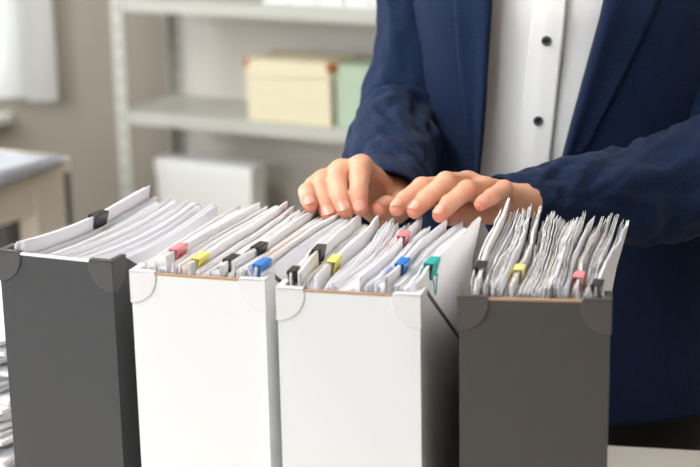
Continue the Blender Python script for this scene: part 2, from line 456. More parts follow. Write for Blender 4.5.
# ---------------------------------------------------------------- file boxes
BH = .315; BD = .24; BT = .003
BZ = TZ + BH
class FB: pass
def file_box(c0, c1, yaw_deg, board, cap, edge, label, W=None):
    a, b = atz(*c0, BZ), atz(*c1, BZ)
    yaw = math.atan2(b.y - a.y, b.x - a.x) if yaw_deg is None else math.radians(yaw_deg)
    mid = (a + b) / 2
    W = W or (b - a).length
    org = Vector((mid.x - math.cos(yaw) * W / 2, mid.y - math.sin(yaw) * W / 2, TZ))
    e = empty('file_box', org, yaw)
    # board walls: profile in (y, z)
    flat, low = .024, .183
    prof = [(0, 0), (BD, 0), (BD, low), (flat, BH - .002), (0, BH - .002)]
    bm = bmesh.new()
    def prism(x0, x1, pr):
        A = [bm.verts.new((x0, y, z)) for y, z in pr]; B = [bm.verts.new((x1, y, z)) for y, z in pr]
        bm.faces.new(A); bm.faces.new(B[::-1]); n = len(pr)
        for i in range(n): bm.faces.new((A[i], A[(i + 1) % n], B[(i + 1) % n], B[i]))
    prism(0, BT, prof); prism(W - BT, W, prof)
    add_box(bm, BT, W - BT, 0, BT, 0, BH - .002); add_box(bm, BT, W - BT, BD - BT, BD, 0, low); add_box(bm, BT, W - BT, BT, BD - BT, 0, BT)
    bmesh.ops.remove_doubles(bm, verts=bm.verts, dist=1e-6)
    body = bm_obj('board_body', bm, board, e)
    # raw edge strip of the front panel
    bm = bmesh.new(); add_box(bm, .022, W - .022, -.0002, BT + .0004, BH - .002, BH - .0004); bm_obj('rim_edge', bm, edge, e)
    if board is MT['whiteb']:  # dark strips on the sloping cut, painting the shadow gap beside the sheets
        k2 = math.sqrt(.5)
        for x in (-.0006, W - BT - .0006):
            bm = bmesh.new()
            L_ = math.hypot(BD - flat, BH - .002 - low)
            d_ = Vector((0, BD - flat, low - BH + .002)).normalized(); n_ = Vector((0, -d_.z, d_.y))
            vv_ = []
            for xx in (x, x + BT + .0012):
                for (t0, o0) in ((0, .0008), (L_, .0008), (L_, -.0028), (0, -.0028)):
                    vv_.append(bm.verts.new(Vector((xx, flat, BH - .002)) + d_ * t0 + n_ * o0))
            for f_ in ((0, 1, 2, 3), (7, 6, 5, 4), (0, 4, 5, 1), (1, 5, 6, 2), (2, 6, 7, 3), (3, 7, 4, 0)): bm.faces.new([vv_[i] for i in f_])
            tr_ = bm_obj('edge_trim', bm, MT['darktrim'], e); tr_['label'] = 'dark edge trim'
    # corner protectors: quarter discs on the front + folded tab on the side + lip over the top
    for s in (0, 1):
        bm = bmesh.new(); R = .0235; th = .0012
        X = (lambda x: x) if s == 0 else (lambda x: W - x)
        pts = [(-th, BH + th)]
        pts += [(R - .0015, BH + th)]
        for k in range(11):
            an = (PI / 2) * k / 10
            pts.append((R * math.cos(an), BH - .004 - R * math.sin(an)))
        pts.append((-th, BH - .004 - R))
        def ext(P, f):
            A = [bm.verts.new(f(x, z, 0)) for x, z in P]; B = [bm.verts.new(f(x, z, 1)) for x, z in P]
            bm.faces.new(A); bm.faces.new(B[::-1]); n = len(P)
            for i in range(n): bm.faces.new((A[i], A[(i + 1) % n], B[(i + 1) % n], B[i]))
        ext(pts, lambda x, z, k: (X(x), -th if k == 0 else 0, z))
        ext([(max(y, -th), z) for y, z in pts], lambda y, z, k: (X(-th) if k == 0 else X(0), y, z))
        # lip over top
        add_box(bm, min(X(-th), X(R - .0015)), max(X(-th), X(R - .0015)), -th, BT + .002, BH - .001, BH + th)
        add_box(bm, min(X(-th), X(BT + .002)), max(X(-th), X(BT + .002)), BT + .002, R, BH - .001, BH + th)
        o = bm_obj('corner_protector', bm, cap, e)
        m = o.modifiers.new('bevel', 'BEVEL'); m.width = .0007; m.segments = 2; m.limit_method = 'ANGLE'
    tag(e, label, 'file box', 'magazine file boxes on the work table')
    f = FB(); f.M = Matrix.Translation(org) @ Matrix.Rotation(yaw, 4, 'Z'); f.W = W; f.yaw = yaw; f.e = e
    return f
BX = [
    file_box((0, 250), (110, 263), -23.0, MT['dark'], MT['darkcap'], MT['lightedge'], 'leftmost file box, dark grey with dark corner protectors'),
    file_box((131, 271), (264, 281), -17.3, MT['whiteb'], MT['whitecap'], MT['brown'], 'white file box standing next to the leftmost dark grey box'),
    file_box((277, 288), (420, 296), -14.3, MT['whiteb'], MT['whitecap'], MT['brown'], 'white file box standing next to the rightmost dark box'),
    file_box((459, 298), (611, 300), -8.5, MT['darkwarm'], MT['darkwarmcap'], MT['brown'], 'rightmost file box, warm dark grey, nearest the camera'),
]

# ---------------------------------------------------------------- paper documents
def sheet(vs, fs, M, ub, utf, utb, v0, v1, zf, zb, t, wav, ph, nv=12, ns=7, crinkle=0.0, slope_top=0.0, curl=0.0):
    base = len(vs)
    for side in (0, 1):
        for i in range(nv + 1):
            a = i / nv; v = lerp(v0, v1, a); zt = lerp(zf, zb, a) + slope_top * math.sin(PI * a)
            for j in range(ns + 1):
                s = (j / ns) ** .8
                z = .004 + (zt - .004) * s
                ut = lerp(utf, utb, a) + curl * a ** 3
                u = lerp(ub, ut, s ** 3.5) + wav * s * s * math.sin(a * 5.2 + ph) + (crinkle * s ** 3 * noise.noise(Vector((ph * 3.1, a * 7, s * 5))) if crinkle else 0)
                vs.append(M @ Vector((u + side * t, v, z)))
    n1 = (nv + 1) * (ns + 1)
    I = lambda s, i, j: base + s * n1 + i * (ns + 1) + j
    for i in range(nv):
        for j in range(ns):
            fs.append((I(0, i, j), I(0, i, j + 1), I(0, i + 1, j + 1), I(0, i + 1, j)))
            fs.append((I(1, i, j), I(1, i + 1, j), I(1, i + 1, j + 1), I(1, i, j + 1)))
        fs.append((I(0, i, ns), I(1, i, ns), I(1, i + 1, ns), I(0, i + 1, ns)))
    for j in range(ns):
        fs.append((I(0, 0, j), I(1, 0, j), I(1, 0, j + 1), I(0, 0, j + 1)))
        fs.append((I(0, nv, j), I(0, nv, j + 1), I(1, nv, j + 1), I(1, nv, j)))

def binder_clip(P, yaw, lean, thick, color, label, ln=.02, size=1.0, down_only=False):
    """P: top centre of the bundle; local x across the bundle, y along its top edge"""
    e = empty('binder_clip', P, yaw); e.rotation_euler = (0, lean, yaw)
    hs = .0046 * size; t = .0006; H = .0125 * size; g = thick / 2 + .0002
    prof = [(-g, -H), (-hs, .0005), (-hs + .0008, .0014), (hs - .0008, .0014), (hs, .0005), (g, -H)]
    bm = bmesh.new()
    outer = prof
    inner = [(-g + .0001 + t * .6, -H), (-hs + t * 1.2, 0), (-hs + .001, .0006), (hs - .001, .0006), (hs - t * 1.2, 0), (g - .0001 - t * .6, -H)]
    for y0, y1 in ((-ln / 2, ln / 2),):
        O0 = [bm.verts.new((x, y0, z)) for x, z in outer]; O1 = [bm.verts.new((x, y1, z)) for x, z in outer]
        I0 = [bm.verts.new((x, y0, z)) for x, z in inner]; I1 = [bm.verts.new((x, y1, z)) for x, z in inner]
        for i in range(5):
            bm.faces.new((O0[i], O0[i + 1], O1[i + 1], O1[i])); bm.faces.new((I0[i + 1], I0[i], I1[i], I1[i + 1]))
            bm.faces.new((O0[i + 1], O0[i], I0[i], I0[i + 1])); bm.faces.new((O1[i], O1[i + 1], I1[i + 1], I1[i]))
        for i in (0, 5): bm.faces.new((O0[i], O1[i], I1[i], I0[i]))
    # rolled lips holding the wire
    for s in (-1, 1):
        for (a, b) in ((-.42, -.2), (.2, .42)):
            add_tube(bm, [(s * (g + .0007), ln * a, -H), (s * (g + .0007), ln * b, -H)], .0009, 6)
    o = bm_obj('spring_body', bm, MT[color], e)
    hm = MT[color] if color in ('clip_teal', 'clip_black') else MT['clip_black']
    for s in (-1, 1):
        bm = bmesh.new(); x = s * (g + .0016)
        pts = [(x, -ln * .36, -H), (x, -ln * .2, -H - .004), (x + s * .0006, -ln * .12, -H - .013), (x + s * .0006, 0, -H - .016), (x + s * .0006, ln * .12, -H - .013), (x, ln * .2, -H - .004), (x, ln * .36, -H)]
        add_tube(bm, pts, .0006 * size, 6)
        bm_obj('wire_handle', bm, hm, e, True)
    tag(e, label, 'binder clip', 'binder clips on the paper bundles')
    return e

ORD = ['', 'second', 'third', 'fourth', 'fifth', 'sixth', 'seventh', 'eighth', 'ninth', 'tenth', 'eleventh', 'twelfth', 'thirteenth', 'fourteenth', 'fifteenth', 'sixteenth', 'seventeenth']
def ordinal(k, n, a='left', b='right'):
    if k == 0: return a + 'most'
    if k == n - 1: return b + 'most'
    return '%s from the %s' % (ORD[k], a) if k < n / 2 else '%s from the %s' % (ORD[n - 1 - k], b)
def fill(bi, n, ub0, ub1, ut0f, ut1f, ut0b, ut1b, zf_fn, zb_fn, wav, crinkle, mats, gname, glabel, clips, v0r=(.006, .012), v1r=(.205, .228), per=3, th=.00055, curl=0.0, warp=None, slope=0.0):
    """n documents between ub0..ub1 at the foot, ut.. at the top (front / back)"""
    fb = BX[bi]
    tops = []
    for k in range(n):
        a = (k + .5) / n
        tops.append(warp(a) if warp else a)
    clipidx = {}
    for (px, py, color, lab, dz, kw) in clips:
        best = None
        for k, a in enumerate(tops):
            if k in clipidx: continue
            # position of the doc top at the clip's v
            for vv in np.linspace(.018, .2, 40):
                fr = (vv - .008) / .21
                u = lerp(lerp(ut0f, ut1f, a), lerp(ut0b, ut1b, a), fr)
                z = lerp(zf_fn(a), zb_fn(a), fr) + dz + slope * math.sin(PI * fr)
                w_ = fb.M @ Vector((u, vv, z))
                q = RM.T @ (np.array(w_) - CAM)
                d2 = (350 + F * q[0] / -q[2] - px) ** 2 + (233.5 - F * q[1] / -q[2] - py) ** 2
                if best is None or d2 < best[0]: best = (d2, k, vv)
        clipidx[best[1]] = (best[2], color, lab, dz, kw)
    for k, a in enumerate(tops):
        vs, fs = [], []
        spacing = (ub1 - ub0) / n * (.72 if warp else 1)
        zoff = random.uniform(-.0022, .0022); voff = random.uniform(-.003, .003)
        ph = a * 7 + random.uniform(-.25, .25) + bi
        isclip = k in clipidx
        near = any((k + s) in clipidx for s in (-1, 1))
        if near and not isclip: zoff -= .003
        if isclip: zoff = clipidx[k][3]
        mname = mats(a, k)
        va = random.uniform(*v0r); vb = random.uniform(*v1r)
        np_ = per if not isclip else per + 1
        pitch = spacing / np_ if not isclip else th * 1.08
        p0 = -spacing / 2 if not isclip else -np_ * th * 1.08 / 2
        for i in range(np_):
            du = p0 + i * pitch
            jz = random.uniform(-.0024, .0018) if not isclip else random.uniform(-.0007, .0004)
            jf = random.uniform(-.0006, .0006)
            sheet(vs, fs, fb.M, lerp(ub0, ub1, a) + du, lerp(ut0f, ut1f, a) + du + jf * (not isclip), lerp(ut0b, ut1b, a) + du * (1 if isclip else 1.1) + jf * 1.5 * (not isclip),
                  va + random.uniform(-.0015, .003), vb + random.uniform(-.006, .005),
                  zf_fn(a) + zoff + jz, zb_fn(a) + zoff + jz + random.uniform(-.001, .001), th, wav if not isclip else wav, ph, crinkle=crinkle, slope_top=slope, curl=curl * random.uniform(.6, 1.3))
        o = mesh_obj('paper_document', vs, fs, MT[mname], None, False)
        if mname in ('pink', 'orange'):          # only the first sheet is coloured
            o.data.materials.append(MT['paper']); nf = len(fs) // np_
            o.data.polygons.foreach_set('material_index', [0 if i < nf else 1 for i in range(len(fs))])
        o.data.polygons.foreach_set('use_smooth', [False] * len(o.data.polygons))
        if isclip:
            vv, color, lab, dz, kw = clipidx[k]
            fr = (vv - va) / (vb - va)
            u = lerp(lerp(ut0f, ut1f, a), lerp(ut0b, ut1b, a), fr) + wav * math.sin(fr * 5.2 + ph) + curl * fr ** 3
            if crinkle: u += crinkle * noise.noise(Vector((ph * 3.1, fr * 7, 5)))
            z = lerp(zf_fn(a), zb_fn(a), fr) + dz + .0006 + slope * math.sin(PI * fr)
            dirv = (lerp(ut0b, ut1b, a) - lerp(ut0f, ut1f, a)) / (vb - va)
            lean = math.atan((lerp(ut0f, ut1f, a) - lerp(ub0, ub1, a)) * 3.5 / .3)
            binder_clip(fb.M @ Vector((u + th * .5, vv, z)), fb.yaw - math.atan(dirv), lean, np_ * th * 1.08 + .0006, color, lab[0], **kw)
            tag(o, lab[1], 'document', gname)
        elif mname == 'orange':
            tag(o, 'document with an orange cover sheet among the white papers', 'document', gname)
        else:
            tag(o, '%s%s document filed %s' % ({'pink': 'pale pink ', 'kraft': 'greyish ', 'printed': 'crinkled printed '}.get(mname, 'white '), 'paper', glabel % ordinal(k, n)), 'document', gname)

W = [b.W for b in BX]
# --- box 1
fill(0, 22, .006, W[0] - .008, .013, W[0] - .014, .022, W[0] - .002,
     lambda a: .322 if a < .10 else .311 - .006 * a, lambda a: .325 if a < .10 else .3150 - .002 * a, .0012, 0,
     lambda a, k: 'pink' if k in (6, 9, 14) else ('paper2' if k % 4 < 2 else 'paper'),
     'papers in the leftmost dark box', '%s in the leftmost dark grey box',
     [(101, 219, 'clip_black', ('black binder clip on the tall papers in the leftmost dark grey box', 'tall white paper bundle held by a black clip in the leftmost dark grey box'), .001, dict(ln=.021, size=1.1))], per=4, th=.00042, slope=-.006, warp=lambda a: (math.floor(a * 6) + (a * 6 % 1) * .7) / 6)
# --- box 2
fill(1, 27, .006, W[1] - .0080, .006, W[1] - .005, .012, W[1] + .012,
     lambda a: .318 + .003 * math.sin(a * 9), lambda a: .318 + .003 * a, .0015, .002,
     lambda a, k: 'orange' if k == 25 else 'pink' if k in (8, 17) else ('paper3' if k % 3 == 0 else 'paper'),
     'papers in the white box beside the leftmost dark one', '%s in the left white box',
     [(180, 248, 'clip_pink', ('pink binder clip in the left one of the two white boxes', 'white paper bundle under a pink clip in the left white box'), .007, dict(ln=.021)),
      (201, 256, 'clip_yellow', ('yellow binder clip in the left one of the two white boxes', 'white paper bundle under a yellow clip in the left white box'), .007, dict(ln=.021)),
      (232, 259, 'clip_black', ('black binder clip between the yellow and blue ones, left white box', 'white paper bundle under the nearer black clip, left white box'), .006, dict(ln=.018)),
      (258, 246, 'clip_black', ('black binder clip furthest back in the left white box', 'white paper bundle under the further black clip, left white box'), .007, dict(ln=.018)),
      (260, 270, 'clip_blue', ('blue binder clip at the right front corner of the left white box', 'white paper bundle under a blue clip in the left white box'), .004, dict(ln=.021))], per=4, th=.00042)
# --- box 3
fill(2, 27, .006, W[2] - .0080, .005, W[2] - .005, .002, W[2] + .012,
     lambda a: .318 + .003 * math.sin(a * 8 + 2), lambda a: .314 + .004 * a + .0015 * math.sin(a * 7), .0022, .003,
     lambda a, k: ('paper3' if k in (2, 3) else ('paper2' if k % 4 == 1 else 'paper')),
     'papers in the white box beside the rightmost dark one', '%s in the right white box',
     [(322, 249, 'clip_black', ('black binder clip left of the yellow one in the right white box', 'white paper bundle under the further black clip, right white box'), .007, dict(ln=.018)),
      (286, 272, 'clip_black', ('black binder clip at the front left corner of the right white box', 'white paper bundle under the nearest black clip, right white box'), .005, dict(ln=.016, size=.85)),
      (335, 261, 'clip_yellow', ('yellow binder clip in the right one of the two white boxes', 'white paper bundle under a yellow clip in the right white box'), .006, dict(ln=.021)),
      (404, 234, 'clip_pink', ('pink binder clip just below the fingertips, right white box', 'white paper bundle under a pink clip in the right white box'), .006, dict(ln=.018)),
      (400, 263, 'clip_blue', ('blue binder clip in the right one of the two white boxes', 'white paper bundle under a blue clip in the right white box'), .006, dict(ln=.019)),
      (439, 268, 'clip_teal', ('teal binder clip at the right edge of the right white box', 'white paper bundle under a teal clip in the right white box'), .006, dict(ln=.021, size=1.05))], per=4, th=.00042)
# --- box 4
fill(3, 26, .006, W[3] - .008, .008, W[3] - .008, .020, W[3] + .018,
     lambda a: .320 + .004 * math.sin(a * 13), lambda a: .333 - .008 * a + .003 * math.sin(a * 31), .0018, .0028,
     lambda a, k: 'paper3' if k < 3 else ('kraft' if k in (7, 14, 20) else ('paper2' if k == 25 or k % 3 == 0 else 'printed')),
     'papers in the rightmost dark box', '%s in the rightmost dark box',
     [(482, 266, 'clip_black', ('black binder clip at the left side of the rightmost dark box', 'white paper bundle under the left black clip, rightmost dark box'), .006, dict(ln=.019)),
      (520, 268, 'clip_yellow', ('yellow binder clip in the rightmost dark box', 'paper bundle under a yellow clip in the rightmost dark box'), .006, dict(ln=.016)),
      (578, 276, 'clip_pink', ('pink binder clip in the rightmost dark box', 'paper bundle under a pink clip in the rightmost dark box'), .004, dict(ln=.016)),
      (603, 288, 'clip_black', ('black binder clip at the right edge of the rightmost dark box', 'paper bundle under the right black clip, rightmost dark box'), .002, dict(ln=.018))], per=4, th=.00045)

# loose paper pile at the left of the boxes
pc = atz(-22, 415, TZ)
for k in range(22):
    vs, fs = [], []
    rz = random.uniform(-.22, .22) + .9; dx, dy = random.uniform(-.012, .012), random.uniform(-.012, .012)
    z = TZ + .0005 + k * .0068
    M = Matrix.Translation((pc.x + dx, pc.y + dy, z)) @ Matrix.Rotation(rz, 4, 'Z')
    n = 8
    amp = random.uniform(.0, .0025)
    for lay in range(2):
        for i in range(n + 1):
            for j in range(n + 1):
                x = lerp(-.105, .105, i / n); y = lerp(-.148, .148, j / n)
                vs.append(M @ Vector((x, y, lay * .0042 + amp * (math.sin(i * .9 + k) ** 2))))
    q = (n + 1) ** 2
    for i in range(n):
        for j in range(n):
            a = i * (n + 1) + j
            fs.append((a, a + 1, a + n + 2, a + n + 1)); fs.append((q + a, q + a + n + 1, q + a + n + 2, q + a + 1))
    for i in range(n):
        for (a, b) in ((i, i + 1), (n * (n + 1) + i, n * (n + 1) + i + 1), (i * (n + 1), (i + 1) * (n + 1)), (i * (n + 1) + n, (i + 1) * (n + 1) + n)):
            fs.append((a, b, q + b, q + a))
    o = mesh_obj('paper_document', vs, fs, MT['paper' if k % 3 else 'paper2'])
    tag(o, 'loose paper in the pile left of the leftmost dark box, ' + ordinal(k, 22, 'bottom', 'top').replace('bottommost', 'lowest').replace('topmost', 'uppermost'), 'document', 'papers piled left of the boxes')

# ---------------------------------------------------------------- implicit surfaces
def smin(a, b, k):
    h = np.clip(.5 + .5 * (b - a) / k, 0, 1)
    return b + (a - b) * h - k * h * (1 - h)
def capsule(P, a, b, ra, rb):
    a = np.array(a, dtype=np.float32); b = np.array(b, dtype=np.float32); ab = b - a
    t = np.clip(((P - a) @ ab) / max(float(ab @ ab), 1e-12), 0, 1)
    return np.linalg.norm(P - (a + t[..., None] * ab), axis=-1) - (ra + t * (rb - ra))
def ellipsoid(P, c, r):
    c = np.array(c, dtype=np.float32); r = np.array(r, dtype=np.float32)
    k0 = np.linalg.norm((P - c) / r, axis=-1); k1 = np.linalg.norm((P - c) / (r * r), axis=-1)
    return k0 * (k0 - 1) / np.maximum(k1, 1e-6)
def surface_nets(f, lo, hi, h):
    lo = np.array(lo, dtype=np.float32); hi = np.array(hi, dtype=np.float32)
    n = np.ceil((hi - lo) / h).astype(int) + 1
    ax = [lo[i] + h * np.arange(n[i], dtype=np.float32) for i in range(3)]
    P = np.stack(np.meshgrid(*ax, indexing='ij'), -1)
    V = f(P)
    ins = V < 0
    c = np.zeros(tuple(n - 1) + (3,), dtype=np.float32); cnt = np.zeros(tuple(n - 1), dtype=np.float32)
    def sl(o): return tuple(slice(o[i], n[i] - 1 + o[i]) for i in range(3))
    for axis in range(3):
        for p in (0, 1):
            for q in (0, 1):
                o0 = [0, 0, 0]; oth = [i for i in range(3) if i != axis]
                o0[oth[0]] = p; o0[oth[1]] = q
                o1 = list(o0); o1[axis] = 1
                va, vb = V[sl(o0)], V[sl(o1)]
                m = (va < 0) != (vb < 0)
                t = np.where(m, va / np.where(m, va - vb, 1), 0)
                pos = np.zeros_like(c)
                for i in range(3): pos[..., i] = o0[i]
                pos[..., axis] = t
                c += pos * m[..., None]; cnt += m
    act = cnt > 0
    idx = -np.ones(tuple(n - 1), dtype=int); idx[act] = np.arange(act.sum())
    ijk = np.argwhere(act)
    verts = lo + h * (ijk + c[act] / cnt[act][:, None])
    faces = []
    for axis in range(3):
        oth = [i for i in range(3) if i != axis]
        s0 = [slice(1, n[i] - 1) for i in range(3)]; s0[axis] = slice(0, n[axis] - 1)
        s1 = list(s0); s1[axis] = slice(1, n[axis])
        A = ins[tuple(s0)]; B = ins[tuple(s1)]; m = A != B
        loc = np.argwhere(m); flip = A[m]
        base = loc.copy(); 
        for i in oth: base[:, i] += 1
        def g(da, db):
            q = base.copy(); q[:, oth[0]] -= da; q[:, oth[1]] -= db
            return idx[q[:, 0], q[:, 1], q[:, 2]]
        Q = np.stack([g(0, 0), g(1, 0), g(1, 1), g(0, 1)], -1)
        if axis == 1: flip = ~flip
        Q[~flip] = Q[~flip][:, ::-1]
        faces.append(Q)
    F_ = np.concatenate(faces)
    F_ = F_[(F_ >= 0).all(1)]
    return verts, F_[:, ::-1]

# ---------------------------------------------------------------- hands
DH = .30
def hp(px, py, d): return np.array(atd(px, py, d + DH), dtype=np.float32)
def make_hand(fingers, radii, wrist, forearm, thumb, palm_extra=()):
    """fingers: 4 lists MCP, PIP, DIP, TIP. Returns sdf function, joint list"""
    joints = []
    for fg in fingers + [thumb]: joints += [(fg[1], .006), (fg[2], .005), (fg[3], .008)]
    allp = np.array([p for fg in fingers + [thumb] for p in fg] + [wrist, forearm])
    def f(P):
        shp = P.shape[:-1]; Pf = P.reshape(-1, 3)
        d = None
        for fi, (fg, r) in enumerate(zip(fingers, radii)):
            m, p, dd, t = fg
            s = capsule(Pf, m, p, r * 1.12, r * 1.02)
            s = smin(s, capsule(Pf, p, dd, r * 1.02, r * .93), .003)
            s = smin(s, capsule(Pf, dd, t, r * .93, r * .82), .003)
            # knuckle fullness and creases
            s = s - .0007 * np.exp(-((Pf - p) ** 2).sum(-1) / (2 * .006 ** 2)) - .0003 * np.exp(-((Pf - dd) ** 2).sum(-1) / (2 * .005 ** 2))
            for (jc, nx_, amp) in ((p, dd, .00042), (dd, t, .00034)):
                axd = (nx_ - jc) / np.linalg.norm(nx_ - jc); q = (Pf - jc) @ axd
                near = np.exp(-((Pf - jc) ** 2).sum(-1) / (2 * .009 ** 2))
                s = s + amp * near * np.cos(q / .0022 * 2 * PI) * np.exp(-q * q / (2 * .0032 ** 2))
            d = s if d is None else smin(d, s, .0012)
        palm = None
        wr = wrist
        for fi, fg in enumerate(fingers):
            off = (fg[0] - fingers[1][0]) * .42
            s = capsule(Pf, fg[0] + (wr - fg[0]) * .02, wr + off, .0105, .0135)
            palm = s if palm is None else smin(palm, s, .012)
        for (a, b, ra, rb) in palm_extra: palm = smin(palm, capsule(Pf, a, b, ra, rb), .012)
        for fi, fg in enumerate(fingers):   # knuckle heads
            palm = palm - .0012 * np.exp(-((Pf - fg[0]) ** 2).sum(-1) / (2 * .007 ** 2))
        d = smin(d, palm, .007)
        c, m, i, t = thumb
        s = capsule(Pf, c, m, .0145, .0115); s = smin(s, capsule(Pf, m, i, .011, .0102), .004); s = smin(s, capsule(Pf, i, t, .0102, .0085), .004)
        d = smin(d, s, .009)
        s = capsule(Pf, wr, forearm, .0255, .031)
        d = smin(d, s, .016)
        return d.reshape(shp)
    lo = allp.min(0) - .045; hi = allp.max(0) + .045
    v, fc = surface_nets(f, lo, hi, .00125)
    fl = np.zeros(len(v))
    for fg in fingers + [thumb]:
        for jp, rad, amt in ((fg[3], .0085, .85), (fg[1], .006, .5), (fg[2], .005, .45), (fg[0], .008, .35)):
            fl = np.maximum(fl, amt * np.exp(-((v - jp) ** 2).sum(1) / (2 * rad ** 2)))
    return v, fc, fl

# hand on the left of the picture (the person's right hand); order index..little
HA = [[hp(361, 166, 1.242), hp(359.5, 177, 1.203), hp(358.5, 193, 1.182), hp(360, 209, 1.172)],
      [hp(341, 171, 1.243), hp(337, 182, 1.202), hp(339.5, 198, 1.180), hp(344.5, 211, 1.168)],
      [hp(324, 181, 1.238), hp(320.5, 190, 1.200), hp(324, 204, 1.177), hp(329, 216, 1.164)],
      [hp(314, 188, 1.228), hp(307.5, 192, 1.196), hp(308.3, 199, 1.176), hp(310.5, 206, 1.166)]]
WA, FA = hp(389, 200, 1.300), hp(386, 172, 1.40)
TA = [hp(399, 203, 1.272), hp(396, 208, 1.235), hp(386, 207, 1.205), hp(378, 210, 1.185)]
HB = [[hp(445, 186, 1.212), hp(422, 187, 1.178), hp(405, 200, 1.162), hp(397, 209, 1.152)],
      [hp(467, 183, 1.212), hp(446, 182, 1.172), hp(427, 199, 1.160), hp(415, 211, 1.151)],
      [hp(485, 189, 1.203), hp(467, 190, 1.166), hp(449, 204, 1.154), hp(440, 215, 1.146)],
      [hp(507, 198, 1.208), hp(504, 189, 1.173), hp(491, 197, 1.158), hp(481, 204, 1.150)]]
WB, FB_ = hp(529, 203, 1.268), hp(590, 198, 1.325)
TB = [hp(515, 211, 1.25), hp(490, 212, 1.225), hp(466, 216, 1.205), hp(448, 217, 1.19)]
va_, fa_, fla = make_hand(HA, [.0093, .0095, .0088, .0079], WA, FA, TA)
vb_, fb_, flb = make_hand(HB, [.0089, .0093, .0089, .0079], WB, FB_, TB)

# ---------------------------------------------------------------- body
XC, YC = .250, 1.855
def A_(z): return interp(z, [.70, .85, 1.0, 1.1, 1.25, 1.36, 1.42], [.195, .185, .165, .160, .165, .172, .12])
def B_(z): return interp(z, [.70, .85, 1.0, 1.1, 1.22, 1.36, 1.42], [.118, .112, .108, .112, .126, .105, .06])
ELA, ELB = atd(400, 116, 1.84), atd(738, 165, 1.765)
SHA, SHB = Vector((.095, 1.875, 1.345)), Vector((.412, 1.875, 1.345))
def body_sdf(P):
    Pf = P.reshape(-1, 3)
    def E(c, r): return ellipsoid(Pf, c, r)
    d = E((XC, YC, 1.20), (.135, .088, .20))
    d = smin(d, E((XC, YC, 1.0), (.118, .082, .17)), .06)
    d = smin(d, E((XC, YC + .005, .86), (.145, .088, .12)), .06)
    d = smin(d, capsule(Pf, (XC - .12, YC + .01, 1.34), (XC + .12, YC + .01, 1.34), .045, .045), .05)
    d = smin(d, capsule(Pf, (XC, YC + .015, 1.36), (XC, YC, 1.50), .05, .048), .03)
    # head
    d = smin(d, E((XC, YC + .005, 1.60), (.073, .092, .095)), .02)
    d = smin(d, E((XC, YC - .035, 1.545), (.052, .055, .06)), .03)
    d = smin(d, capsule(Pf, (XC, YC - .088, 1.59), (XC, YC - .104, 1.562), .007, .012), .012)
    d = smin(d, E((XC, YC - .083, 1.530), (.022, .009, .008)), .006)
    for s in (-1, 1):
        d = smin(d, E((XC + s * .074, YC + .01, 1.575), (.008, .018, .03)), .006)
        d = -smin(-d, E((XC + s * .03, YC - .096, 1.59), (.016, .014, .010)), .008)
        d = smin(d, capsule(Pf, (XC + s * .085, YC, .84), (XC + s * .085, YC + .01, .47), .085, .055), .04)
        d = smin(d, capsule(Pf, (XC + s * .085, YC + .01, .47), (XC + s * .085, YC + .03, .09), .053, .036), .03)
        d = smin(d, capsule(Pf, (XC + s * .085, YC + .04, .045), (XC + s * .095, YC - .12, .035), .035, .028), .03)
    for sh, el, wr in ((SHA, ELA, FA), (SHB, ELB, FB_)):
        d = smin(d, capsule(Pf, sh, el, .034, .028), .02)
        d = smin(d, capsule(Pf, el, wr, .028, .027), .015)
    return d.reshape(P.shape[:-1])
vc_, fc_ = surface_nets(body_sdf, (-.08, 1.5, .0), (.54, 2.02, 1.73), .011)
allv = np.concatenate([vc_, va_, vb_]); allf = np.concatenate([fc_, fa_ + len(vc_), fb_ + len(vc_) + len(va_)])
flush = np.concatenate([np.zeros(len(vc_)) + .1, fla, flb])
person = empty('person', (XC, YC, 0))
def padopt(o):
    o.parent = person; o.matrix_parent_inverse = Matrix.Translation(-person.location); return o
body = mesh_obj('body', allv, allf, MT['skin'], None, True)
at = body.data.attributes.new('flush', 'FLOAT', 'POINT'); at.data.foreach_set('value', flush.astype(np.float32))
padopt(body)
m = body.modifiers.new('smooth', 'SMOOTH'); m.factor = .5; m.iterations = 2
tag(person, 'person in navy jacket and white shirt standing at the table, fingers on filed papers', 'person')

# nails
def nail(fg, r, side_hint=None, w=1.0):
    t = Vector(fg[3]); ax = (Vector(fg[3]) - Vector(fg[2])).normalized()
    up = Vector((0, 0, .75)) + (Vector(CAM) - t).normalized() * .35
    if side_hint is not None: up = Vector(side_hint)
    # dorsal direction: opposite of the finger's curl
    mid = (Vector(fg[1]) + Vector(fg[3])) / 2; curl = Vector(fg[2]) - mid
    if curl.length > .0008: up = up.normalized() * .55 + curl.normalized() * .45
    n = (up - ax * up.dot(ax)).normalized(); b = ax.cross(n)
    vs, fs = [], []; N_ = 12; rr = r * .80
    for lay in (0, 1):
        for i in range(N_ + 1):
            for j in range(N_ + 1):
                s = i / N_ * 2 - 1; q = j / N_ * 2 - 1
                # squircle
                sx = s * math.sqrt(1 - q * q * .46); qy = q * math.sqrt(1 - s * s * .46)
                an = sx * 0.80 * w; l = qy * .0050 * w - .0006
                dist = rr + .00095 - .0006 * qy - lay * .0009
                vs.append(t + ax * l + (n * math.cos(an) + b * math.sin(an)) * dist)
    q_ = (N_ + 1) ** 2
    for i in range(N_):
        for j in range(N_):
            a = i * (N_ + 1) + j
            fs.append((a, a + N_ + 1, a + N_ + 2, a + 1)); fs.append((q_ + a, q_ + a + 1, q_ + a + N_ + 2, q_ + a + N_ + 1))
    o = mesh_obj('finger_nail', vs, fs, MT['nail'], None, True)
    o.parent = body
    o.matrix_parent_inverse = body.matrix_parent_inverse.inverted() @ Matrix.Translation(-person.location) @ Matrix.Identity(4)
    o.matrix_parent_inverse = Matrix.Identity(4)
    return o
NR_A, NR_B = [.0093, .0095, .0088, .0079], [.0089, .0093, .0089, .0079]
